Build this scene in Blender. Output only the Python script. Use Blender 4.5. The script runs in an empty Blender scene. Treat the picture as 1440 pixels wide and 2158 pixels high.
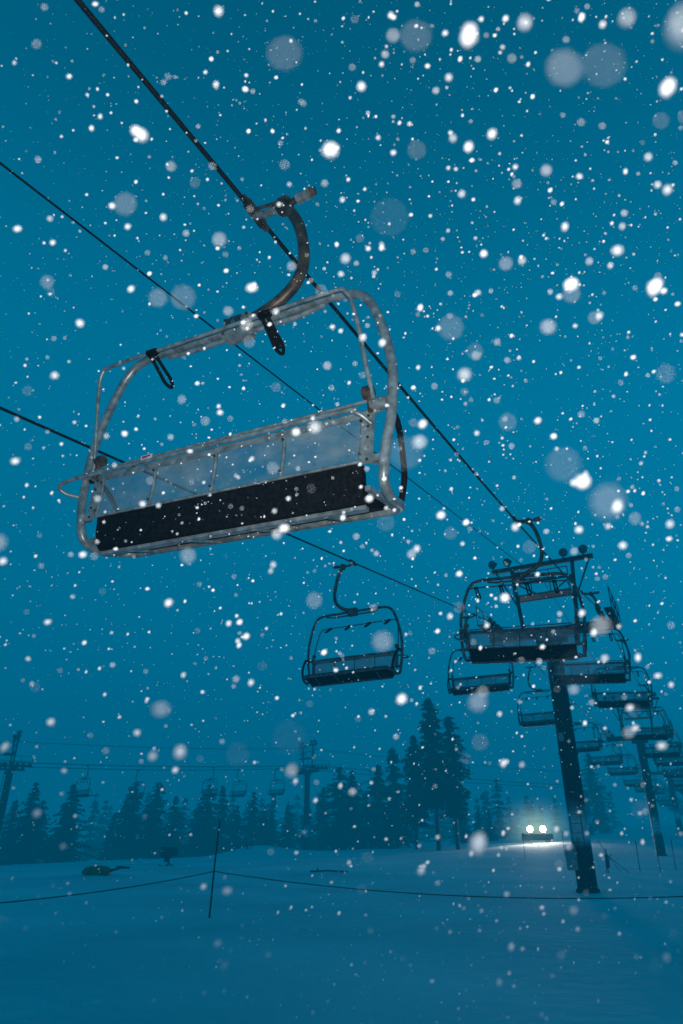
import bpy, math, random
import numpy as np
from mathutils import Vector, Matrix
R = math.radians
scene = bpy.context.scene
random.seed(7)

# ------------------------------------------------------------ render look
scene.view_settings.view_transform = 'Standard'
scene.view_settings.look = 'None'
scene.view_settings.exposure = 0
scene.view_settings.gamma = 1

# ------------------------------------------------------------ materials
def mat(name, base, rough=0.6, metal=0.0, base2=None, scale=8.0, bump=0.0, lo=0.4, hi=0.6, spec=0.4, detail=6):
    m = bpy.data.materials.new(name); m.use_nodes = True
    nt = m.node_tree; b = nt.nodes['Principled BSDF']
    b.inputs['Base Color'].default_value = (*base, 1)
    b.inputs['Roughness'].default_value = rough
    b.inputs['Metallic'].default_value = metal
    b.inputs['Specular IOR Level'].default_value = spec
    if base2 or bump:
        tc = nt.nodes.new('ShaderNodeTexCoord')
        n = nt.nodes.new('ShaderNodeTexNoise'); n.inputs['Scale'].default_value = scale
        n.inputs['Detail'].default_value = detail
        nt.links.new(tc.outputs['Object'], n.inputs['Vector'])
        if base2:
            r = nt.nodes.new('ShaderNodeValToRGB')
            r.color_ramp.elements[0].position = lo; r.color_ramp.elements[1].position = hi
            r.color_ramp.elements[0].color = (*base, 1); r.color_ramp.elements[1].color = (*base2, 1)
            nt.links.new(n.outputs['Fac'], r.inputs['Fac']); nt.links.new(r.outputs['Color'], b.inputs['Base Color'])
        if bump:
            bm = nt.nodes.new('ShaderNodeBump'); bm.inputs['Strength'].default_value = bump
            bm.inputs['Distance'].default_value = 0.02
            nt.links.new(n.outputs['Fac'], bm.inputs['Height']); nt.links.new(bm.outputs['Normal'], b.inputs['Normal'])
    return m
def emis(name, col, st):
    m = bpy.data.materials.new(name); m.use_nodes = True
    b = m.node_tree.nodes['Principled BSDF']
    b.inputs['Base Color'].default_value = (*col, 1)
    b.inputs['Emission Color'].default_value = (*col, 1); b.inputs['Emission Strength'].default_value = st
    return m
GALV = mat('galvanised_steel', (0.16,0.19,0.19), .38, .4, (0.44,0.49,0.48), 14, .15, .33, .72, detail=12)
BLACK = mat('black_vinyl', (0.006,0.006,0.007), .75, 0, (0.012,0.012,0.014), 30, .3, spec=.1)
RUST = mat('weathered_hanger_steel', (0.05,0.047,0.043), .45, .4, (0.22,0.14,0.09), 9, .2, .38, .68)
DARKST = mat('dark_tower_steel', (0.016,0.019,0.022), .6, .2, (0.035,0.035,0.037), 3, .1)
GLASS = mat('lamp_glass', (0.10,0.12,0.13), .15, 0)
ROPE = mat('steel_rope', (0.010,0.010,0.010), .6, .3, (0.03,0.03,0.03), 60, .6)
RED = mat('red_paint', (0.35,0.02,0.05), .5)
WHITE = mat('white_label', (0.7,0.7,0.7), .5)
PLATE = mat('number_plate', (0.02,0.045,0.06), .4)
YEL = mat('yellow_pad', (0.50,0.19,0.01), .6, 0, (0.30,0.11,0.01), 4)
BARK = mat('bark', (0.02,0.016,0.013), .9, 0, (0.04,0.03,0.02), 6)
FOL = mat('conifer_foliage', (0.018,0.032,0.027), .85, 0, (0.06,0.08,0.075), .8, spec=.05)
FOLT = mat('tall_conifer_foliage', (0.010,0.020,0.016), .85, 0, (0.035,0.05,0.045), .8, spec=.05)
FOLD = mat('conifer_foliage_snowy', (0.022,0.036,0.032), .85, 0, (0.10,0.12,0.125), .9, spec=.05, lo=.50, hi=.78)
FLAKE = mat('snowflake', (0.9,0.92,0.94), .9, 0, spec=.1)
HEAD = emis('headlight_lit', (1.0,0.97,0.82), 90)
CAB = mat('groomer_paint', (0.06,0.02,0.015), .5)
CABG = mat('cab_glass', (0.03,0.04,0.05), .1)
WOODP = mat('bamboo', (0.05,0.012,0.012), .6)

# frosted, partly see-through polycarbonate
PANEL = mat('polycarbonate_panel', (0.22,0.29,0.30), .25, 0, (0.36,0.43,0.44), 6, .15, .4, .7, spec=.6, detail=12)
nt=PANEL.node_tree; b=nt.nodes['Principled BSDF']; out=nt.nodes['Material Output']
tr=nt.nodes.new('ShaderNodeBsdfTransparent'); tr.inputs['Color'].default_value=(.58,.74,.78,1)
mx=nt.nodes.new('ShaderNodeMixShader'); tc=nt.nodes.new('ShaderNodeTexCoord')
mpn=nt.nodes.new('ShaderNodeMapping'); mpn.inputs['Scale'].default_value=(1,1,2.2)
na=nt.nodes.new('ShaderNodeTexNoise'); na.inputs['Scale'].default_value=1.7; na.inputs['Detail'].default_value=14; na.inputs['Roughness'].default_value=.68
mr=nt.nodes.new('ShaderNodeMapRange'); mr.inputs['From Min'].default_value=.36; mr.inputs['From Max'].default_value=.68; mr.inputs['To Min'].default_value=.12; mr.inputs['To Max'].default_value=.85
nt.links.new(tc.outputs['Object'],mpn.inputs[0]); nt.links.new(mpn.outputs[0],na.inputs['Vector']); nt.links.new(na.outputs['Fac'],mr.inputs['Value'])
nt.links.new(mr.outputs[0],mx.inputs['Fac']); nt.links.new(tr.outputs[0],mx.inputs[1]); nt.links.new(b.outputs[0],mx.inputs[2]); nt.links.new(mx.outputs[0],out.inputs['Surface'])

snow = bpy.data.materials.new('snow'); snow.use_nodes = True
nt = snow.node_tree; b = nt.nodes['Principled BSDF']
b.inputs['Roughness'].default_value = .85; b.inputs['Specular IOR Level'].default_value = .1
tc = nt.nodes.new('ShaderNodeTexCoord')
n1 = nt.nodes.new('ShaderNodeTexNoise'); n1.inputs['Scale'].default_value = .14; n1.inputs['Detail'].default_value = 8
n2 = nt.nodes.new('ShaderNodeTexNoise'); n2.inputs['Scale'].default_value = 2.5; n2.inputs['Detail'].default_value = 8
rp = nt.nodes.new('ShaderNodeValToRGB')
rp.color_ramp.elements[0].position=.35; rp.color_ramp.elements[1].position=.65
rp.color_ramp.elements[0].color=(.55,.62,.66,1); rp.color_ramp.elements[1].color=(.74,.81,.84,1)
bm = nt.nodes.new('ShaderNodeBump'); bm.inputs['Strength'].default_value=.7; bm.inputs['Distance'].default_value=.10
for n in (n1,n2): nt.links.new(tc.outputs['Object'], n.inputs['Vector'])
nt.links.new(n1.outputs['Fac'], rp.inputs['Fac']); nt.links.new(rp.outputs['Color'], b.inputs['Base Color'])
nt.links.new(n2.outputs['Fac'], bm.inputs['Height']); nt.links.new(bm.outputs['Normal'], b.inputs['Normal'])

# tower pole: dark with wind-plastered snow on the low part
pole_m = mat('tower_pole_paint', (0.016,0.018,0.02), .65, .1)
nt = pole_m.node_tree; b = nt.nodes['Principled BSDF']
tc = nt.nodes.new('ShaderNodeTexCoord'); sx = nt.nodes.new('ShaderNodeSeparateXYZ'); nz = nt.nodes.new('ShaderNodeTexNoise')
nz.inputs['Scale'].default_value = 3; nz.inputs['Detail'].default_value = 10
mp = nt.nodes.new('ShaderNodeMapRange'); mp.inputs['From Min'].default_value=1.3; mp.inputs['From Max'].default_value=1.9
mp2 = nt.nodes.new('ShaderNodeMapRange'); mp2.inputs['From Min'].default_value=3.4; mp2.inputs['From Max'].default_value=2.3
mu = nt.nodes.new('ShaderNodeMath'); mu.operation='MULTIPLY'
mu2 = nt.nodes.new('ShaderNodeMath'); mu2.operation='MULTIPLY'
rp = nt.nodes.new('ShaderNodeValToRGB'); rp.color_ramp.elements[0].position=.12; rp.color_ramp.elements[1].position=.48
rp.color_ramp.elements[0].color=(.012,.014,.016,1); rp.color_ramp.elements[1].color=(.65,.67,.69,1)
L = nt.links.new
L(tc.outputs['Object'], sx.inputs[0]); L(tc.outputs['Object'], nz.inputs['Vector'])
L(sx.outputs['Z'], mp.inputs['Value']); L(sx.outputs['Z'], mp2.inputs['Value'])
L(mp.outputs[0], mu.inputs[0]); L(mp2.outputs[0], mu.inputs[1]); L(mu.outputs[0], mu2.inputs[0]); L(nz.outputs['Fac'], mu2.inputs[1])
L(mu2.outputs[0], rp.inputs['Fac']); L(rp.outputs['Color'], b.inputs['Base Color'])

# ------------------------------------------------------------ mesh builder
def catmull(pts, n=6):
    P = [Vector(p) for p in pts]; out = []
    for i in range(len(P)-1):
        p0 = P[max(i-1,0)]; p1 = P[i]; p2 = P[i+1]; p3 = P[min(i+2,len(P)-1)]
        for k in range(n):
            t = k/n
            out.append(.5*((2*p1)+(-p0+p2)*t+(2*p0-5*p1+4*p2-p3)*t*t+(-p0+3*p1-3*p2+p3)*t**3))
    out.append(P[-1]); return out
class MB:
    def __init__(s): s.v=[]; s.f=[]; s.m=[]; s.sm=[]; s.mats=[]
    def mi(s, m):
        if m not in s.mats: s.mats.append(m)
        return s.mats.index(m)
    def add(s, vs, fs, m, smooth=False):
        o=len(s.v); s.v += [tuple(v) for v in vs]; k=s.mi(m)
        for f in fs: s.f.append(tuple(i+o for i in f)); s.m.append(k); s.sm.append(smooth)
    def tube(s, pts, r, m, seg=8, caps=True, flat=1.0):
        P=[Vector(p) for p in pts]; n=len(P); rr = r if isinstance(r,(list,tuple)) else [r]*n
        T=[]
        for i in range(n):
            d = P[min(i+1,n-1)]-P[max(i-1,0)]
            T.append(d.normalized() if d.length>0 else Vector((0,0,1)))
        u = T[0].orthogonal().normalized()
        vs=[]
        for i in range(n):
            u = (u - T[i]*u.dot(T[i]));
            if u.length<1e-6: u=T[i].orthogonal()
            u.normalize(); w=T[i].cross(u)
            for k in range(seg):
                a=2*math.pi*k/seg
                vs.append(P[i]+rr[i]*(math.cos(a)*u+math.sin(a)*w))
        fs=[]
        for i in range(n-1):
            for k in range(seg):
                k2=(k+1)%seg
                fs.append((i*seg+k,i*seg+k2,(i+1)*seg+k2,(i+1)*seg+k))
        s.add(vs,fs,m,seg>4)
        if caps: s.add(vs[:seg],[tuple(range(seg))[::-1]],m); s.add(vs[-seg:],[tuple(range(seg))],m)
    def box(s, c, size, m, rot=None, bev=0.0):
        c=Vector(c); h=[x/2 for x in size]; rot = rot or Matrix.Identity(3)
        if bev<=0:
            vs=[c+rot@Vector((x*h[0],y*h[1],z*h[2])) for x in(-1,1) for y in(-1,1) for z in(-1,1)]
            s.add(vs,[(0,1,3,2),(4,6,7,5),(0,4,5,1),(2,3,7,6),(0,2,6,4),(1,5,7,3)],m)
        else:
            import bmesh
            bm=bmesh.new(); bmesh.ops.create_cube(bm,size=1)
            for v in bm.verts: v.co=Vector((v.co.x*size[0],v.co.y*size[1],v.co.z*size[2]))
            bmesh.ops.bevel(bm,geom=list(bm.edges),offset=bev,segments=2,affect='EDGES')
            bm.verts.index_update()
            s.add([c+rot@v.co for v in bm.verts],[tuple(v.index for v in f.verts) for f in bm.faces],m); bm.free()
    def mesh(s, name, scale=None):
        me=bpy.data.meshes.new(name)
        V=s.v if scale is None else [(x*scale[0],y*scale[1],z*scale[2]) for x,y,z in s.v]
        me.from_pydata(V,[],s.f)
        for m in s.mats: me.materials.append(m)
        me.polygons.foreach_set('material_index', s.m); me.polygons.foreach_set('use_smooth', s.sm); me.update()
        return me
    def obj(s, name, loc=(0,0,0), rot=(0,0,0)):
        o=bpy.data.objects.new(name, s.mesh(name)); scene.collection.objects.link(o); o.location=loc; o.rotation_euler=rot; return o
def link(name, me, loc=(0,0,0), rot=(0,0,0), sc=1):
    o=bpy.data.objects.new(name, me); scene.collection.objects.link(o); o.location=loc; o.rotation_euler=rot
    o.scale=(sc,)*3 if not isinstance(sc,tuple) else sc; return o

# ------------------------------------------------------------ terrain
def sstep(t): t=np.clip(t,0,1); return t*t*(3-2*t)
def ground_z(x,y):
    x=np.asarray(x,float); y=np.asarray(y,float)
    w=sstep((y-30)/75)
    side=np.clip(.9+.045*x,-3.5,6)
    z=w*side + np.clip(y-110,0,400)*0.012*np.clip((x+20)/80,0,1)
    z=z+.10*np.sin(x*.21+1.3)*np.sin(y*.17)*sstep((y-12)/20)+.04*np.sin(x*.9+y*.35)*np.sin(y*.6-x*.2)
    z=z+1.1*np.exp(-(((x+9.5)/4.5)**2+((y-84)/4)**2))
    z=z+.25*np.exp(-(((x+12.5)/2.5)**2+((y-40.5)/1.6)**2))
    return z
def gz(x,y): return float(ground_z(x,y))
t=np.linspace(-1,1,241); xs=np.sign(t)*(np.abs(t)**2.3)*900+t*40
u=np.linspace(0,1,260); ys=-60+u*160+(u**4)*1300
X,Y=np.meshgrid(xs,ys); Z=ground_z(X,Y)
nv=X.size; co=np.stack([X,Y,Z],-1).reshape(-1,3)
nx=len(xs); ny=len(ys)
idx=np.arange(nv).reshape(ny,nx)
q=np.stack([idx[:-1,:-1],idx[:-1,1:],idx[1:,1:],idx[1:,:-1]],-1).reshape(-1,4)
me=bpy.data.meshes.new('snow_ground'); me.from_pydata(co.tolist(),[],q.tolist()); me.materials.append(snow)
me.polygons.foreach_set('use_smooth',[True]*len(me.polygons)); me.update(); link('snow_ground',me)

# ------------------------------------------------------------ chair lift geometry
S=.52; UL=math.hypot(S,1); DX,DY=S/UL,1/UL      # line direction
PX,PY=DY,-DX                                    # perpendicular (to the right)
G=2.2
YAW=math.atan2(PY,PX)
def centre(yc): return (S*yc-5.52, yc)
TOW=[28,60,92,124,156,188]
HR=10.36
def rope_z(side,yc):
    if yc<=28:
        q=(yc/28)**4 if yc>0 else 0
        if side>0: return 6.3+.095*yc+.00165*yc*yc+.11*q
        return 5.6+.16*yc+.0005*yc*yc-.11*q
    k=min(int((yc-28)//32),4); t=(yc-28-32*k)/32
    return HR-4*.45*t*(1-t)
def rope_pt(side,yc,g=G):
    cx,cy=centre(yc); return Vector((cx+side*g*PX, cy+side*g*PY, rope_z(side,yc)))
for side in (1,-1):
    ysamp=[-22+i*1.0 for i in range(0,208)]
    b=MB(); b.tube([rope_pt(side,y) for y in ysamp],.021,ROPE,8); b.obj('haul_rope')
b=MB(); pts=[]
for y in [-22+i*1.0 for i in range(0,207)]:
    if y<=28: z=6.7+.187*y+.0002*y*y
    else:
        k=min(int((y-28)//32),4); t=(y-28-32*k)/32; z=12.1-4*.5*t*(1-t)
    pts.append((*centre(y),z))
b.tube(pts,.012,ROPE,6); b.obj('communication_cable')

def chair_mesh(name, hero=False):
    b=MB(); sg=12 if hero else 6; n=8 if hero else 3
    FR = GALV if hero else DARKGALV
    # grip
    b.box((0,0,0),(.075,.30,.10),RUST,bev=.015)
    b.box((0,-.16,.0),(.055,.10,.06),RUST,bev=.01); b.box((0,.16,.0),(.055,.10,.06),RUST,bev=.01)
    b.tube([(0,0,-.02),(.12,0,-.07),(.30,0,-.06)],[.04,.035,.045],FR,sg)
    b.tube([(.05,-.06,-.03),(.28,-.05,-.05)],.015,RUST,sg)
    b.box((.33,0,-.07),(.14,.14,.15),RUST,bev=.025)
    b.tube([(.38,0,-.06),(.46,0,-.05)],.03,RUST,sg)
    b.tube([(.46,0,-.05),(.58,0,-.035)],.048,FR,sg); b.tube([(.58,0,-.035),(.60,0,-.033)],.055,FR,sg)
    b.tube([(.60,0,-.03),(.645,0,-.03)],.038,RUST,sg)
    # hanger
    hp=catmull([(.34,0,-.08),(.43,0,-.22),(.52,0,-.42),(.58,0,-.66),(.60,0,-.88),(.55,0,-1.06),(.42,0,-1.19),(.26,0,-1.27),(.10,0,-1.32)],n)
    b.tube(hp,.050,RUST,sg)
    if hero: b.tube([p+Vector((.0,.05,0)) for p in hp[4:-4]],.012,RUST,6)
    # centre box
    b.box((.02,0,-1.37),(.27,.14,.20),FR,bev=.012)
    for dx in (-.09,.13):
        for dz in (-.07,.07): b.tube([(dx,-.085,-1.37+dz),(dx,-.065,-1.37+dz)],.012,RUST,6)
    b.box((-.0,-.076,-1.34),(.15,.008,.10),PLATE)
    b.tube([(-.75,0,-1.42),(-.55,0,-1.445),(.62,0,-1.445),(.85,0,-1.41)],.022,FR,sg)
    # main bail
    half=[(1.06,.53,-3.03),(1.24,.52,-3.04),(1.33,.42,-3.06),(1.36,.2,-3.11),(1.375,.05,-3.06),(1.40,0,-2.86),(1.44,0,-2.55),(1.43,0,-2.15),(1.31,0,-1.70),(1.18,0,-1.46),(.97,0,-1.37)]
    full=[(-x,y,z) for x,y,z in half]+[(-.5,0,-1.36),(0,0,-1.36),(.5,0,-1.36)]+half[::-1]
    b.tube(catmull(full,n),.036,FR,sg)
    # raised restraint bar
    hb=[(1.33,-.03,-2.52),(1.29,-.12,-2.22),(1.25,-.23,-1.86),(1.19,-.29,-1.67),(1.03,-.30,-1.63)]
    fb=[(-x,y,z) for x,y,z in hb]+[(0,-.30,-1.63)]+hb[::-1]
    b.tube(catmull(fb,n),.016,FR,sg)
    for sx in (-1,1):
        b.tube([(sx*1.30,-.03,-2.50),(sx*1.42,-.03,-2.50)],.045,FR,10)
        b.tube([(sx*1.27,-.035,-2.37),(sx*1.30,-.035,-2.55)],.022,RUST,6)
        b.tube([(sx*1.24,-.035,-2.39),(sx*1.31,-.035,-2.39)],.05,RUST,10)
    tabs=[-.62,.50] if hero else [-.95,-.35,.27,.9]
    for x in tabs:
        b.box((x,-.30,-1.63),(.12,.055,.05),BLACK,bev=.012)
        lp=catmull([(x-.025,-.29,-1.65),(x-.03,-.18,-1.71),(x-.035,-.07,-1.77),(x,-.02,-1.80),(x+.035,-.07,-1.77),(x+.03,-.18,-1.71),(x+.025,-.29,-1.65)],max(n//2,2))
        b.tube(lp,.015 if hero else .02,BLACK,6)
        if hero and x>0: b.box((x,-.155,-1.725),(.055,.22,.02),BLACK,Matrix.Rotation(R(-28),3,'X'))
    # backrest
    zt,zb=-2.53,-2.90; hw=1.25
    b.tube([(-1.36,0,zt),(1.36,0,zt)],.020,FR,sg); b.tube([(-hw,0.01,zb),(hw,0.01,zb)],.012,FR,sg)
    b.box((0,-.022,zt-.035),(2*hw,.006,.04),FR)
    rail=[(-1.42,0,-2.70),(-1.52,-.10,-2.69),(-1.54,-.17,-2.65),(-1.42,-.17,-2.61),(-1.0,-.13,-2.575),(0,-.12,-2.565),(1.10,-.12,-2.56),(1.22,-.10,-2.58),(1.30,-.02,-2.64)]
    b.tube(catmull(rail,n),.017,FR,sg)
    b.tube([(-1.38,-.06,-2.50),(1.28,-.06,-2.48)],.012,FR,sg)
    rib=[-1.22,-.64,-.03,.59,1.22]
    for i in range(4):
        x0,x1=rib[i]+.012,rib[i+1]-.012
        vs=[];N=6
        for k in range(N+1):
            tt=k/N; z=zt-.02+(zb-zt+.03)*tt; y=.02*math.sin(tt*math.pi)+.0
            vs+= [(x0,y,z),(x1,y,z)]
        b.add(vs,[(2*k,2*k+1,2*k+3,2*k+2) for k in range(N)],PANEL,True)
    for x in rib:
        b.tube(catmull([(x,-.01,zt),(x,.008,(zt+zb)/2),(x,-.005,zb)],3),.014,FR,6)
        if hero:
            for zz in (zt-.07,zb+.04): b.tube([(x,-.03,zz),(x,-.012,zz)],.010,RUST,6)
    for sx in (-1,1):
        b.box((sx*1.275,-.01,-2.73),(.085,.012,.42),FR,bev=.004)
        for k in range(5): b.tube([(sx*1.275,-.024,-2.57-k*.085),(sx*1.275,-.012,-2.57-k*.085)],.010,DARKST,6)
        b.box((sx*1.35,.02,-2.90),(.10,.05,.05),FR)
        arm=catmull([(sx*1.42,.0,-2.54),(sx*1.41,.08,-2.51),(sx*1.40,.20,-2.54),(sx*1.38,.32,-2.66),(sx*1.36,.42,-2.84),(sx*1.33,.44,-3.03)],n)
        b.tube(arm,.022 if hero else .032,BLACK,sg)
        b.box((sx*1.26,.28,-3.06),(.04,.48,.035),FR,Matrix.Rotation(R(8),3,'X'))
    # seat: rolled rear drop then pan rising to the front
    prof=[(.015,-2.905),(.025,-2.96),(.035,-3.04),(.055,-3.12),(.10,-3.165),(.18,-3.165),(.30,-3.12),(.42,-3.07),(.52,-3.03)]
    top=[(.075,-2.92),(.09,-2.97),(.10,-3.03),(.12,-3.07),(.15,-3.09),(.20,-3.08),(.30,-3.04),(.42,-2.99),(.52,-2.97)]
    N=len(prof)-1; sw=1.22
    vs=[]
    for y,z in prof: vs+=[(-sw,y,z),(sw,y,z)]
    o=len(vs)
    for y,z in top: vs+=[(-sw,y,z),(sw,y,z)]
    fs=[(2*k,2*k+1,2*k+3,2*k+2) for k in range(N)]+[(o+2*k,o+2*k+2,o+2*k+3,o+2*k+1) for k in range(N)]
    fs+=[(2*k,2*k+2,o+2*k+2,o+2*k) for k in range(N)]+[(2*k+1,o+2*k+1,o+2*k+3,2*k+3) for k in range(N)]+[(0,o,o+1,1),(2*N,2*N+1,o+2*N+1,o+2*N)]
    b.add(vs,fs,BLACK)
    b.box((0,.545,-3.03),(2.50,.035,.06),FR)
    b.box((0,.15,-3.185),(2.42,.05,.03),FR)
    for x in (-.9,-.3,.3,.9): b.box((x,.33,-3.135),(.035,.40,.02),FR,Matrix.Rotation(R(19),3,'X'))
    if hero:
        b.box((-.62,-.142,-2.545),(.115,.004,.036),WHITE); b.box((-.62,-.1455,-2.541),(.085,.002,.014),RED)
        b.box((-.635,-.1455,-2.555),(.05,.002,.006),RED)
        cu=bpy.data.curves.new('n','FONT'); cu.body='6'; cu.size=.085; cu.align_x='CENTER'; cu.align_y='CENTER'
        to=bpy.data.objects.new('n',cu); scene.collection.objects.link(to); bpy.context.view_layer.update()
        tm=bpy.data.meshes.new_from_object(to)
        rx=Matrix.Rotation(R(90),3,'X')
        b.add([rx@v.co+Vector((0,-.0815,-1.34)) for v in tm.vertices],[tuple(p.vertices) for p in tm.polygons],GALV)
        bpy.data.objects.remove(to)
    return b.mesh(name, None if hero else (.88,.92,.97))
DARKGALV = mat('dark_chair_steel', (0.05,0.055,0.06), .5, .3, (0.13,0.14,0.15), 10, .1)  # darker frame steel for every chair but the hero
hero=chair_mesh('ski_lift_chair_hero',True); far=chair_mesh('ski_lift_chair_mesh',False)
def place_chair(side,y,me,roll=0.0):
    yc=y+side*G*DX
    p=rope_pt(side,yc)
    M=Matrix.Rotation(YAW+(0 if side>0 else math.pi),4,'Z')@Matrix.Rotation(roll,4,'Y')
    o=link('ski_lift_chair',me,p); o.rotation_euler=M.to_euler()
place_chair(1,4.30,hero,.058)
y=13.25; i=0
while y<175:
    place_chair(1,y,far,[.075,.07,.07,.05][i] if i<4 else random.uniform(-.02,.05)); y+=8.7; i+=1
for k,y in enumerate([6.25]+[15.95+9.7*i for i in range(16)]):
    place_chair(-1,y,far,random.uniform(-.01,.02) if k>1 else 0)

# ------------------------------------------------------------ lift towers
def tower_mesh(name, H, base=0.0, boxes=True, half=2.2):
    b=MB()
    zc=H-.75
    b.tube([(0,0,-.6),(0,0,zc*.5),(0,0,zc)],[.36,.35,.33],pole_m,24)
    b.tube([(0,0,-.2),(0,0,.12)],.42,DARKST,20)
    for z in (zc*.5,): b.tube([(0,0,z-.04),(0,0,z+.04)],.385,DARKST,20)
    for dx in (-.2,.2): b.tube([(dx,-.50,.9),(dx,-.50,zc)],.018,DARKST,5)
    for k in range(int((zc-1)/.32)): b.tube([(-.2,-.50,1+k*.32),(.2,-.50,1+k*.32)],.012,DARKST,4)
    if boxes:
        b.box((-.34,-.42,1.15),(.40,.25,.85),GALV,bev=.02)
        b.box((-.12,-.46,5.4),(.22,.10,.32),GALV,bev=.01)
    b.box((0,0,zc+.15),(2*half+.9,.36,.38),DARKST,bev=.02)
    b.box((0,0,zc-.15),(1.3,.30,.35),DARKST)
    for sx in (-1,1):
        x0=sx*half
        b.box((x0,0,zc+.42),(.14,3.3,.16),DARKST)
        for k in range(6):
            yy=-1.4+k*.56
            b.tube([(x0-.05,yy,H-.21),(x0+.05,yy,H-.21)],.19,DARKST,14)
            b.tube([(x0-.06,yy,H-.21),(x0+.06,yy,H-.21)],.07,GALV,8)
        for k in range(3): b.box((x0+.1,-1.12+k*1.12,H-.30),(.04,.62,.10),DARKST)
        b.box((x0+sx*.40,0,zc+.40),(.32,3.2,.04),DARKST)
        for yy in (-1.55,-.5,.5,1.55):
            b.tube([(x0+sx*.54,yy,zc+.4),(x0+sx*.54,yy,zc+1.3)],.02,DARKST,5)
        for zz in (.85,1.3): b.tube([(x0+sx*.54,-1.55,zc+zz),(x0+sx*.54,1.55,zc+zz)],.02,DARKST,5)
    zt=H+2.55
    for sx in (-1,1):
        b.tube([(sx*1.15,0,zc+.3),(sx*1.35,0,zt)],.085,DARKST,8)
        b.tube([(sx*1.20,0,H+.6),(sx*2.1,0,zt-.02)],.04,DARKST,6)
    b.box((0,0,zt),(4.5,.20,.18),DARKST,bev=.01)
    b.box((0,0,zt-.75),(2.65,.08,.09),DARKST); b.box((0,0,zt-1.6),(2.55,.08,.09),DARKST)
    b.tube([(-1.3,0,zt-.7),(0,0,zt-1.6),(1.3,0,zt-.7)],.035,DARKST,6)
    b.box((0,-.5,zt-1.62),(2.4,.7,.05),DARKST)
    for xx in (-1.2,-.4,.4,1.2): b.tube([(xx,-.85,zt-1.6),(xx,-.85,zt-.6)],.022,DARKST,5)
    b.tube([(-1.2,-.85,zt-.6),(1.2,-.85,zt-.6)],.022,DARKST,5); b.tube([(-1.2,-.85,zt-1.1),(1.2,-.85,zt-1.1)],.018,DARKST,5)
    for xx in (-2.15,-1.45,1.0,1.85):
        b.tube([(xx,0,zt+.09),(xx,0,zt+.26)],.03,DARKST,6)
        c=Vector((xx,0,zt+.38)); d=Vector((.35*(1 if xx>0 else -1),-.85,-.35)).normalized()
        b.tube([c-d*.18,c-d*.05,c+d*.09,c+d*.14],[.08,.11,.19,.20],DARKST,14)
        b.tube([c+d*.135,c+d*.15],.17,GLASS,14)
    return b.mesh(name)
for i,yc in enumerate(TOW[:5]):
    x,y=centre(yc); g=gz(x,y)
    tm=tower_mesh('ski_lift_tower_%d'%i, HR-g, boxes=(i==0))
    link('ski_lift_tower',tm,(x,y,g),(0,0,YAW))

# ------------------------------------------------------------ second lift in the distance
A=Vector((-33.6,72,0)); B=Vector((-4.3,90,0)); dv=(B-A).normalized(); yaw2=math.atan2(dv.y,dv.x)-math.pi/2
pv=Vector((dv.y,-dv.x,0)); T2=[A-(B-A),A,B,B+(B-A)*1.5]
hz=[6.6,8.8,10.3,9.8]
for i,(p,h) in enumerate(zip(T2,hz)):
    g=gz(p.x,p.y); link('ski_lift_tower',tower_mesh('lift2_tower_%d'%i,h-g,boxes=False),(p.x,p.y,g),(0,0,yaw2))
def rope2(side,t):
    k=min(int(t),2); f=t-k; p=T2[k].lerp(T2[k+1],f)+pv*side*2.2
    p.z=hz[k]+(hz[k+1]-hz[k])*f-4*.3*f*(1-f); return p
for side in (1,-1):
    b=MB(); b.tube([rope2(side,i/12) for i in range(0,37)],.035,ROPE,6); b.obj('haul_rope')
b=MB(); b.tube([rope2(0,i/12)+Vector((0,0,2.2)) for i in range(0,37)],.025,ROPE,5); b.obj('communication_cable')
for side,ts in ((1,(.55,1.20,1.60,2.15)),(-1,(.8,1.40,1.76,1.91,2.4))):
    for t_ in ts:
        link('ski_lift_chair',far,rope2(side,t_),(0,0,yaw2+(0 if side>0 else math.pi)+.35))

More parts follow.
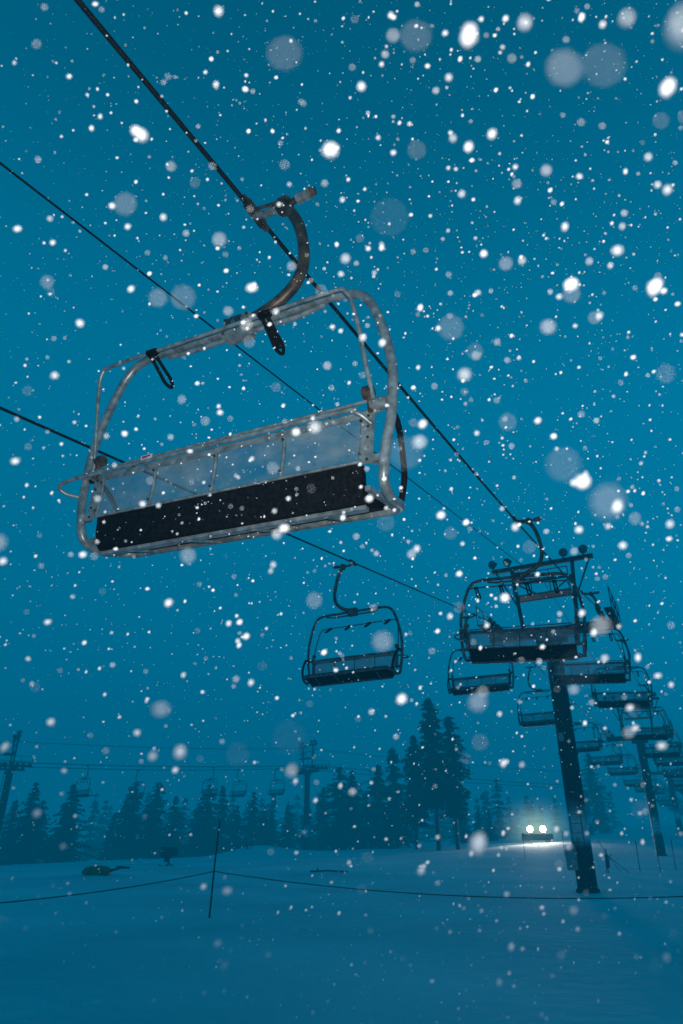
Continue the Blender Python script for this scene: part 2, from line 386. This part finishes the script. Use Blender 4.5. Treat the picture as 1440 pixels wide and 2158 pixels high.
# ------------------------------------------------------------ trees
def conifer(name,H,W,seed,bare=.08,blob=0.0,fm=FOL,dens=1.0,builder=None,off=(0,0,0),leaf=1.0):
    rnd=random.Random(seed); b=builder or MB(); O=Vector(off)
    lean=Vector((rnd.uniform(-.02,.02),rnd.uniform(-.02,.02),0))
    tr=[O+Vector((0,0,-.4))+Vector((0,0,H+.2))*k/8+lean*H*(k/8)**2 for k in range(9)]
    b.tube(tr,[max(.02,(H*.017+.03)*(1-k/8.3)) for k in range(9)],BARK,7,caps=False)
    ph=[rnd.uniform(0,6.28) for _ in range(4)]
    lv=int(H*2.8*dens); vs=[];fs=[]
    for i in range(lv):
        tt=(i+rnd.random())/lv; z=H*(bare+(1-bare)*tt)
        prof=(1-tt)**(.85-.35*blob)*(.62+.38*min(1,tt*5+.25))
        if blob: prof=min(prof,.75+.25*math.sin(tt*11+ph[0]))*1.1
        nb=max(5,int(9*(1-tt*.4)))
        for j in range(nb):
            a=rnd.uniform(0,6.283)
            Lh=W*.5*prof*(1+.22*math.sin(a*2+ph[1]+tt*5)+.16*math.sin(tt*23+a*3+ph[2]))*rnd.uniform(.6,1.12)+.12
            if rnd.random()<.10: Lh*=.4
            dr=rnd.uniform(.10,.38)
            d=Vector((math.cos(a),math.sin(a),0)); base=O+Vector((0,0,z))+lean*H*(z/H)**2
            if Lh>.9 and rnd.random()<.5:
                b.tube([base,base+d*Lh*.8+Vector((0,0,-dr*Lh*.7))],[.03,.012],BARK,3,caps=False)
            nc=max(2,int(Lh*5.5*dens))
            for k in range(nc):
                f=(k+rnd.random())/nc
                c=base+d*Lh*f+Vector((rnd.gauss(0,.09),rnd.gauss(0,.09),-dr*Lh*f**1.3+rnd.gauss(0,.07)))
                s=leaf*rnd.uniform(.18,.40)*(1.15-.4*f)*(.8+.03*H)
                w=Vector((-d.y,d.x,0))*s*rnd.uniform(.6,1.0)
                tip=c+d*s*rnd.uniform(.7,1.3)+Vector((0,0,-s*rnd.uniform(.2,.8)))
                o=len(vs); up=Vector((0,0,s*.45))
                vs+=[c+w+Vector((0,0,-s*.25)),c-w+Vector((0,0,-s*.35)),tip,c+up]
                fs+=[(o,o+2,o+3),(o+1,o+3,o+2)]
    for k in range(10):
        z=H*(1-.012*k*1.0); a=rnd.uniform(0,6.28); s=.06+.035*k; c=O+Vector((0,0,z))+lean*H
        o=len(vs); vs+=[c+Vector((0,0,.25)),c+Vector((math.cos(a)*s,math.sin(a)*s,-.15)),c+Vector((math.cos(a+1.6)*s,math.sin(a+1.6)*s,-.15))]; fs+=[(o,o+1,o+2)]
    b.add(vs,fs,fm)
    return b
variants=[conifer('c%d'%i,10,w,20+i,bare=.03,blob=bl,fm=fm,leaf=1.1).mesh('conifer_%d'%i) for i,(w,bl,fm) in enumerate([(6.2,0,FOL),(5.4,.3,FOLD),(7.0,.2,FOL),(4.8,.1,FOLD),(6.2,.5,FOL)])]
trees=[(-36.4,85,8.0),(-33.9,90,5.8),(-32.7,88,8.0),(-31.2,100,5.3),(-29.2,98,6.9),(-27.1,95,8.7),(-24.3,95,9.0),(-22.0,96,7.1),(-40.5,90,6.4),(-38.2,93,6.5),
 (-26,101,6.8),(-20.5,103,6.1),
 (-17.6,95,8.5),(-16.0,98,8.6),(-14.4,100,6.3),(-12,98,7.8),(-9.6,101,5.7),(-7.2,100,6.3),(-2.7,100,8.6),(-.2,95,10.8),(1.6,96,10.3),(3.1,99,7.7),(4.6,92,10.6),(6.7,90,12.6),
 (15.8,97,6.9),(18.5,99,5.9),(-4.8,103,6.7),(-19.2,99,6.2),(21,104,5.8),(-11,104,6.3)]
for k,(x,y,top) in enumerate(trees):
    g=gz(x,y); H=top-g; me=variants[k%5]; s=H/10
    link('conifer_tree',me,(x,y,g),(0,0,k*1.7),(s*1.14,s*1.14,s))
for (x,y,top,w,sd,bare) in [(10.2,78,16.4,4.6,91,.28),(12.3,78.6,14.6,4.4,92,.24),(8.3,82,13.0,3.8,95,.20)]:
    g=gz(x,y); link('conifer_tree',conifer('t',top-g,w,sd,bare=bare,blob=1.0,fm=FOLT,dens=1.2,leaf=.95).mesh('tall_conifer'),(x,y,g))
g=gz(45.7,130); link('conifer_tree',conifer('t',16.5-g,6,97,bare=.05,blob=.4).mesh('far_conifer'),(45.7,130,g))
b=MB(); rnd=random.Random(5)
for k in range(84):
    x=-75+k*1.45+rnd.uniform(-1,1); y=rnd.uniform(125,180)
    if x>34: y+=25
    x=x*y/120
    H=rnd.uniform(8,12) if x<30 else rnd.uniform(6,9)
    conifer('m',H,H*.5,200+k,bare=.03,builder=b,off=(x,y,gz(x,y)-.2),dens=.55,leaf=1.6)
b.obj('distant_trees')

# ------------------------------------------------------------ rope fence with bamboo poles
def rope_between(a,c,sag,n=16): 
    a=Vector(a);c=Vector(c); return [a.lerp(c,i/n)-Vector((0,0,4*sag*(i/n)*(1-i/n))) for i in range(n+1)]
posts=[(-9.2,7.0),(-3.12,18.5),(10.6,14.2),(22,11)]
tops=[]
b=MB()
for (x,y) in posts:
    g=gz(x,y); b.tube([(x-.04,y,g-.3),(x,y,g+1.1),(x+.05,y,g+2.12)],[.022,.02,.015],WOODP,7)
    for z in (.4,.8,1.2,1.6): b.tube([(x-.01,y,g+z),(x-.01,y,g+z+.02)],.026,WOODP,7)
    tops.append((x,y,g+.97))
for i in range(3): b.tube(rope_between(tops[i],tops[i+1],(.30,.42,.3)[i]),.010,ROPE,5)
b.obj('rope_fence')

# ------------------------------------------------------------ small things lying on the snow
x,y=-12.3,39.3; g=gz(x,y)
b=MB(); b.tube(catmull([(-1.0,0,.06),(-.9,0,.16),(-.2,0,.18),(.25,0,.12)],4),[.16,.20,.22,.24,.25,.26,.27,.28,.28,.27,.26,.24,.20],YEL,14)
for xx in (-.7,-.1): b.tube([(xx-.02,0,.15),(xx+.03,0,.15)],.29,DARKST,14)
b.tube([(.2,0,.20),(.8,-.05,.36),(1.25,-.05,.36)],[.07,.05,.05],DARKST,8); b.box((.75,-.05,.40),(.35,.12,.08),DARKST)
b.obj('tower_pad',(x,y,g-.03),(0,0,R(4)))
def snow_gun(loc,s,rz):
    b=MB()
    b.tube([(-.55,0,1.15),(-.35,0,1.15),(.3,0,1.2),(.55,0,1.22)],[.42,.40,.33,.36],DARKST,18)
    b.tube([(.5,0,1.215),(.6,0,1.225)],.38,DARKST,18)
    b.tube([(-.6,0,1.15),(-.7,0,1.15)],[.44,.3],DARKST,18)
    b.tube([(0,0,.25),(0,0,.9)],.08,DARKST,8)
    for a in (0,2.09,4.19): b.tube([(0,0,.4),(.6*math.cos(a),.6*math.sin(a),0)],.05,DARKST,6)
    b.box((-.1,.5,.7),(.4,.25,.5),DARKST,bev=.02); b.box((-.1,0,.8),(.5,.7,.08),DARKST)
    b.tube([(-.7,.3,.3),(-.4,.5,.1),(.4,.6,.05)],.04,DARKST,6)
    o=b.obj('snow_cannon',loc,(0,0,rz)); o.scale=(s,s,s)
snow_gun((-12.9,56,gz(-12.9,56)-.15),.95,R(20)); snow_gun((-10.3,82,gz(-10.3,82)-.3),.6,R(160))
b=MB(); b.tube([(-1.0,0,.06),(0,0,.10),(1.1,.3,.03)],.045,DARKST,7); b.tube([(-.5,0,.08),(-.62,.1,.22)],.03,DARKST,6)
x,y=-.75,42; b.obj('fallen_pole',(x,y,gz(x,y)))
x,y=15.4,43.5; g=gz(x,y); b=MB()
b.tube([(-.05,0,-.2),(.03,0,1.25)],.03,WOODP,6); b.tube([(0,0,.25),(.0,0,.95)],[.13,.10],RED,10)
b.tube([(-.35,0,1.7),(.05,0,.9),(1.3,.2,-.05)],.018,DARKST,5); b.tube([(.0,0,1.0),(.75,.1,.02)],.015,DARKST,5)
b.tube([(-.2,.1,-.1),(.25,-.1,1.0)],.02,WOODP,5)
b.obj('trail_marker',(x,y,g))
for (x,y,h) in [(17.4,44,1.7),(19.0,45,1.6),(20.4,46,1.7),(17.9,60,1.8),(14.2,58,1.8)]:
    g=gz(x,y); b=MB(); b.tube([(0,0,-.3),(0.02,0,h*.5),(.06,0,h)],.022,WOODP,6); b.tube([(.05,0,h-.22),(.06,0,h-.05)],.035,RED,8); b.obj('bamboo_pole',(x,y,g))

# ------------------------------------------------------------ snow groomer with lit headlights
x,y=23.8,90; g=gz(x,y); b=MB()
for sx in (-1,1):
    tr=[(sx*1.35,-2.0,.45),(sx*1.35,-1.7,.12),(sx*1.35,1.7,.12),(sx*1.35,2.1,.5),(sx*1.35,1.7,.9),(sx*1.35,-1.7,.9),(sx*1.35,-2.0,.45)]
    for k in range(6):
        b.box((sx*1.35,tr[k][1]/2+tr[k+1][1]/2,tr[k][2]/2+tr[k+1][2]/2),(.95,math.hypot(tr[k+1][1]-tr[k][1],tr[k+1][2]-tr[k][2])+.05,.07),DARKST,
              Matrix.Rotation(math.atan2(tr[k+1][2]-tr[k][2],tr[k+1][1]-tr[k][1]),3,'X'))
    for yy in (-1.4,-.5,.4,1.3): b.tube([(sx*1.15,yy,.5),(sx*1.55,yy,.5)],.36,DARKST,14)
b.box((0,.2,1.05),(2.0,3.6,.6),CAB,bev=.06)
b.box((0,-.5,1.85),(1.9,1.5,1.1),CAB,bev=.12); b.box((0,-1.262,1.95),(1.65,.02,.7),CABG)
b.box((0,1.2,1.5),(1.8,1.2,.4),CAB,bev=.06)
b.box((0,-3.0,.50),(3.6,.12,.7),DARKST,Matrix.Rotation(R(-12),3,'X'),bev=.03)
for sx in (-1,1): b.box((sx*.6,-2.3,.6),(.14,1.4,.16),DARKST)
for sx in (-1,1):
    b.tube([(sx*.76,-1.55,1.40),(sx*.76,-1.72,1.38)],[.18,.36],DARKST,16)
    c=Vector((sx*.76,-1.72,1.38)); b.tube([c,c+Vector((0,-.06,0)),c+Vector((0,-.12,0)),c+Vector((0,-.15,0))],[.34,.31,.20,.04],HEAD,20)
gro=b.obj('snow_groomer',(x,y,g),(0,0,R(-14)))
for sx in (-1,1):
    ld=bpy.data.lights.new('headlight','SPOT'); ld.energy=5000; ld.color=(1,.96,.84); ld.spot_size=R(90); ld.spot_blend=.9; ld.shadow_soft_size=.15
    lo=bpy.data.objects.new('headlight',ld); scene.collection.objects.link(lo); lo.parent=gro; lo.location=(sx*.76,-2.0,1.40)
    lo.rotation_euler=Vector((0,-1,-.12)).to_track_quat('-Z','Y').to_euler()
# headlight halo: added volume that emits its own glow, fading outward
import bmesh
def add_glow(loc,sc,st,pwr,col):
    bmx=bmesh.new(); bmesh.ops.create_icosphere(bmx,subdivisions=3,radius=1); me=bpy.data.meshes.new('headlight_glow'); bmx.to_mesh(me); bmx.free()
    hm=bpy.data.materials.new('glow_volume'); hm.use_nodes=True; nt=hm.node_tree; nt.nodes.clear()
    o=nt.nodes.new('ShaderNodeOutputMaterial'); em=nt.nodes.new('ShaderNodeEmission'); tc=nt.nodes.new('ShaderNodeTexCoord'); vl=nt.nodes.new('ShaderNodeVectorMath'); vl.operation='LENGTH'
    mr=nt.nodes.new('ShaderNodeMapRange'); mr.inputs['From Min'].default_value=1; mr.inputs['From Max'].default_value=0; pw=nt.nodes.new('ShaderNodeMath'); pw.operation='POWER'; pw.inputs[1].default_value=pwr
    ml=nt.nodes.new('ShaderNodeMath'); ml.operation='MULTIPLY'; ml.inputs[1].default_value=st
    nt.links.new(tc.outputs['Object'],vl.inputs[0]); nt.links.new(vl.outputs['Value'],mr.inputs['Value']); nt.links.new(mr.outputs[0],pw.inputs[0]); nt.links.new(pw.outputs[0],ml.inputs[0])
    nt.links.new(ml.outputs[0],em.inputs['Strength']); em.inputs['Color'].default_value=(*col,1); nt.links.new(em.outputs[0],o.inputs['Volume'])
    me.materials.append(hm); hmo=bpy.data.objects.new('headlight_glow',me); scene.collection.objects.link(hmo); hmo.parent=gro; hmo.location=loc; hmo.scale=sc
add_glow((0,-2.2,1.5),(6.0,3.2,4.2),.55,3.0,(.55,.85,.68))

# ------------------------------------------------------------ falling snow (real flakes in the air)
rng=np.random.default_rng(11)
phi=(1+5**.5)/2
ico=np.array([(-1,phi,0),(1,phi,0),(-1,-phi,0),(1,-phi,0),(0,-1,phi),(0,1,phi),(0,-1,-phi),(0,1,-phi),(phi,0,-1),(phi,0,1),(-phi,0,-1),(-phi,0,1)],float); ico/=np.linalg.norm(ico[0])
icof=np.array([(0,11,5),(0,5,1),(0,1,7),(0,7,10),(0,10,11),(1,5,9),(5,11,4),(11,10,2),(10,7,6),(7,1,8),(3,9,4),(3,4,2),(3,2,6),(3,6,8),(3,8,9),(4,9,5),(2,4,11),(6,2,10),(8,6,7),(9,8,1)])
octv=np.array([(1,0,0),(-1,0,0),(0,1,0),(0,-1,0),(0,0,1),(0,0,-1)],float)
octf=np.array([(0,2,4),(2,1,4),(1,3,4),(3,0,4),(2,0,5),(1,2,5),(3,1,5),(0,3,5)])
def cloud(n,r0,r1,s0,s1,pw=1.0,bias=0.0,sp=2):
    az=rng.uniform(R(-60),R(60),n*3); sz=rng.uniform(math.sin(R(-22)),math.sin(R(78)),n*3)
    if bias:
        keep=rng.random(n*3)<np.clip(.35+bias*(az/R(60)*.55+.25*sz+.15),.08,1); az=az[keep]; sz=sz[keep]
    az=az[:n]; sz=sz[:n]; n=len(az); cz=np.sqrt(1-sz**2)
    r=r0+(r1-r0)*rng.random(n)**pw
    p=np.stack([np.sin(az)*cz*r,np.cos(az)*cz*r,sz*r+1.6],-1)
    s=s0+(s1-s0)*rng.random(n)**sp
    return p,s
def flakes(name,groups):
    V=[];F=[];off=0
    for p,s,hi in groups:
        k=p[:,2]>.05; p=p[k]; s=s[k]
        bv,bf=(ico,icof) if hi else (octv,octf)
        n=len(p); sc=s[:,None]*rng.uniform(.75,1.3,(n,3))
        v=(bv[None]*sc[:,None,:])
        if hi: v=v*rng.uniform(.82,1.15,(n,len(bv),1))
        v[:,:,0]+=v[:,:,2]*.2
        v=v+p[:,None,:]
        f=bf[None]+(np.arange(n)*len(bv))[:,None,None]+off
        off+=n*len(bv); V.append(v.reshape(-1,3)); F.append(f.reshape(-1,3))
    V=np.concatenate(V);F=np.concatenate(F)
    me=bpy.data.meshes.new(name); me.vertices.add(len(V)); me.vertices.foreach_set('co',V.ravel())
    me.loops.add(F.size); me.loops.foreach_set('vertex_index',F.ravel().astype(np.int32))
    me.polygons.add(len(F)); me.polygons.foreach_set('loop_start',np.arange(0,F.size,3,dtype=np.int32))
    me.polygons.foreach_set('use_smooth',np.ones(len(F),bool))
    me.materials.append(FLAKE); me.update(); me.validate(); return link(name,me)
gr=[]
p,s=cloud(24,.15,.30,.0007,.0014,1,.9,1); gr.append((p,s,True))
p,s=cloud(210,.30,.8,.0009,.0034,1,.9); gr.append((p,s,True))
p,s=cloud(1200,.8,1.6,.0013,.0056,1,.7); gr.append((p,s,True))
p,s=cloud(7500,1.6,4,.0013,.0064,.8,.6,3.5); gr.append((p,s,True))
p,s=cloud(34000,3.5,15,.0018,.0062,.75,.35,4); gr.append((p,s,False))
# fat flakes drifting close by: x,y,z,radius
fat=np.array([(.085,.094,1.781,.0028),(.0562,.10,1.7746,.0016),(.053,.08,1.7406,.0010),(.058,.15,1.6885,.0015),(.072,.16,1.6825,.0021),(.0383,.18,1.762,.0012),(-.0146,.10,1.781,.0010),
 (-.0135,.18,1.6245,.0017),(.118,.64,1.60,.0110),(.29,.36,2.20,.0085),(.107,.32,2.205,.0075),(.38,.60,2.204,.0095),(.28,.60,2.208,.0085),(-.01,.40,2.174,.0060),(.25,.60,1.934,.0080),
 (.28,.60,1.906,.0060),(-.187,.40,2.194,.0050),(-.138,.60,1.67,.0055),(.041,.20,1.577,.0012),(-.085,.18,1.825,.0014),(.26,.45,2.1,.004)])
gr.append((fat[:,:3],fat[:,3],True))
flakes('falling_snow',gr)

# ------------------------------------------------------------ haze
b=MB(); b.box((0,300,34),(1700,1500,92),FLAKE); fo=b.obj('fog')
fm=bpy.data.materials.new('fog_air'); fm.use_nodes=True; nt=fm.node_tree; nt.nodes.clear()
o=nt.nodes.new('ShaderNodeOutputMaterial'); ab=nt.nodes.new('ShaderNodeVolumeAbsorption'); em=nt.nodes.new('ShaderNodeEmission'); ad=nt.nodes.new('ShaderNodeAddShader')
DEN=.0063
ab.inputs['Color'].default_value=(0,0,0,1); ab.inputs['Density'].default_value=DEN
em.inputs['Color'].default_value=(.0,.120,.236,1); em.inputs['Strength'].default_value=DEN
nt.links.new(ab.outputs[0],ad.inputs[0]); nt.links.new(em.outputs[0],ad.inputs[1]); nt.links.new(ad.outputs[0],o.inputs['Volume'])
fo.data.materials.clear(); fo.data.materials.append(fm)

# ------------------------------------------------------------ sky, sun, flash
w=bpy.data.worlds.new('World'); scene.world=w; w.use_nodes=True; nt=w.node_tree; bg=nt.nodes['Background']
sk=nt.nodes.new('ShaderNodeTexSky'); sk.sky_type='NISHITA'; sk.sun_disc=False; sk.sun_elevation=R(6); sk.sun_rotation=R(40)
bw=nt.nodes.new('ShaderNodeRGBToBW'); ma=nt.nodes.new('ShaderNodeMath'); ma.operation='MULTIPLY_ADD'
ma.inputs[1].default_value=.18; ma.inputs[2].default_value=.80
vm=nt.nodes.new('ShaderNodeVectorMath'); vm.operation='SCALE'; vm.inputs[0].default_value=(0.0,2.12,3.95)
# sky darker overhead than at mid height
tcw=nt.nodes.new('ShaderNodeTexCoord'); sxw=nt.nodes.new('ShaderNodeSeparateXYZ'); mrw=nt.nodes.new('ShaderNodeMapRange'); mrw.interpolation_type='SMOOTHSTEP'
mrw.inputs['From Min'].default_value=.52; mrw.inputs['From Max'].default_value=1.0; mrw.inputs['To Min'].default_value=1.0; mrw.inputs['To Max'].default_value=.38
mm=nt.nodes.new('ShaderNodeMath'); mm.operation='MULTIPLY'
nt.links.new(tcw.outputs['Generated'],sxw.inputs[0]); nt.links.new(sxw.outputs['Z'],mrw.inputs['Value'])
nt.links.new(sk.outputs[0],bw.inputs[0]); nt.links.new(bw.outputs[0],ma.inputs[0]); nt.links.new(ma.outputs[0],mm.inputs[0]); nt.links.new(mrw.outputs[0],mm.inputs[1]); nt.links.new(mm.outputs[0],vm.inputs['Scale'])
nt.links.new(vm.outputs[0],bg.inputs['Color']); bg.inputs['Strength'].default_value=.1
sd=bpy.data.lights.new('sun','SUN'); sd.energy=.03; sd.angle=R(20); sd.color=(.1,.75,1)
so=bpy.data.objects.new('sun',sd); scene.collection.objects.link(so)
so.rotation_euler=Vector((-math.sin(R(40))*.9,-math.cos(R(40))*.9,-.4)).to_track_quat('-Z','Y').to_euler()
fl=bpy.data.lights.new('camera_flash','SPOT'); fl.energy=1050; fl.spot_size=R(108); fl.spot_blend=1.0; fl.shadow_soft_size=.03; fl.color=(1,.97,.93)
fl.use_nodes=True; nt=fl.node_tree; e=nt.nodes['Emission']; lf=nt.nodes.new('ShaderNodeLightFalloff'); lf.inputs['Strength'].default_value=1; lf.inputs['Smooth'].default_value=10
nt.links.new(lf.outputs['Quadratic'],e.inputs['Strength'])
fo2=bpy.data.objects.new('camera_flash',fl); scene.collection.objects.link(fo2); fo2.location=(.02,-.08,1.68); fo2.rotation_euler=(R(90+38),0,R(-6))

# ------------------------------------------------------------ camera
cd=bpy.data.cameras.new('camera'); co_=bpy.data.objects.new('camera',cd); scene.collection.objects.link(co_)
co_.location=(0,0,1.6); co_.rotation_euler=(R(90+26.5),0,0)
cd.sensor_fit='VERTICAL'; cd.sensor_height=36; cd.lens=23.36; cd.clip_start=.05; cd.clip_end=3000
cd.dof.use_dof=True; cd.dof.focus_distance=6.0; cd.dof.aperture_fstop=2.5; cd.dof.aperture_blades=9
scene.camera=co_
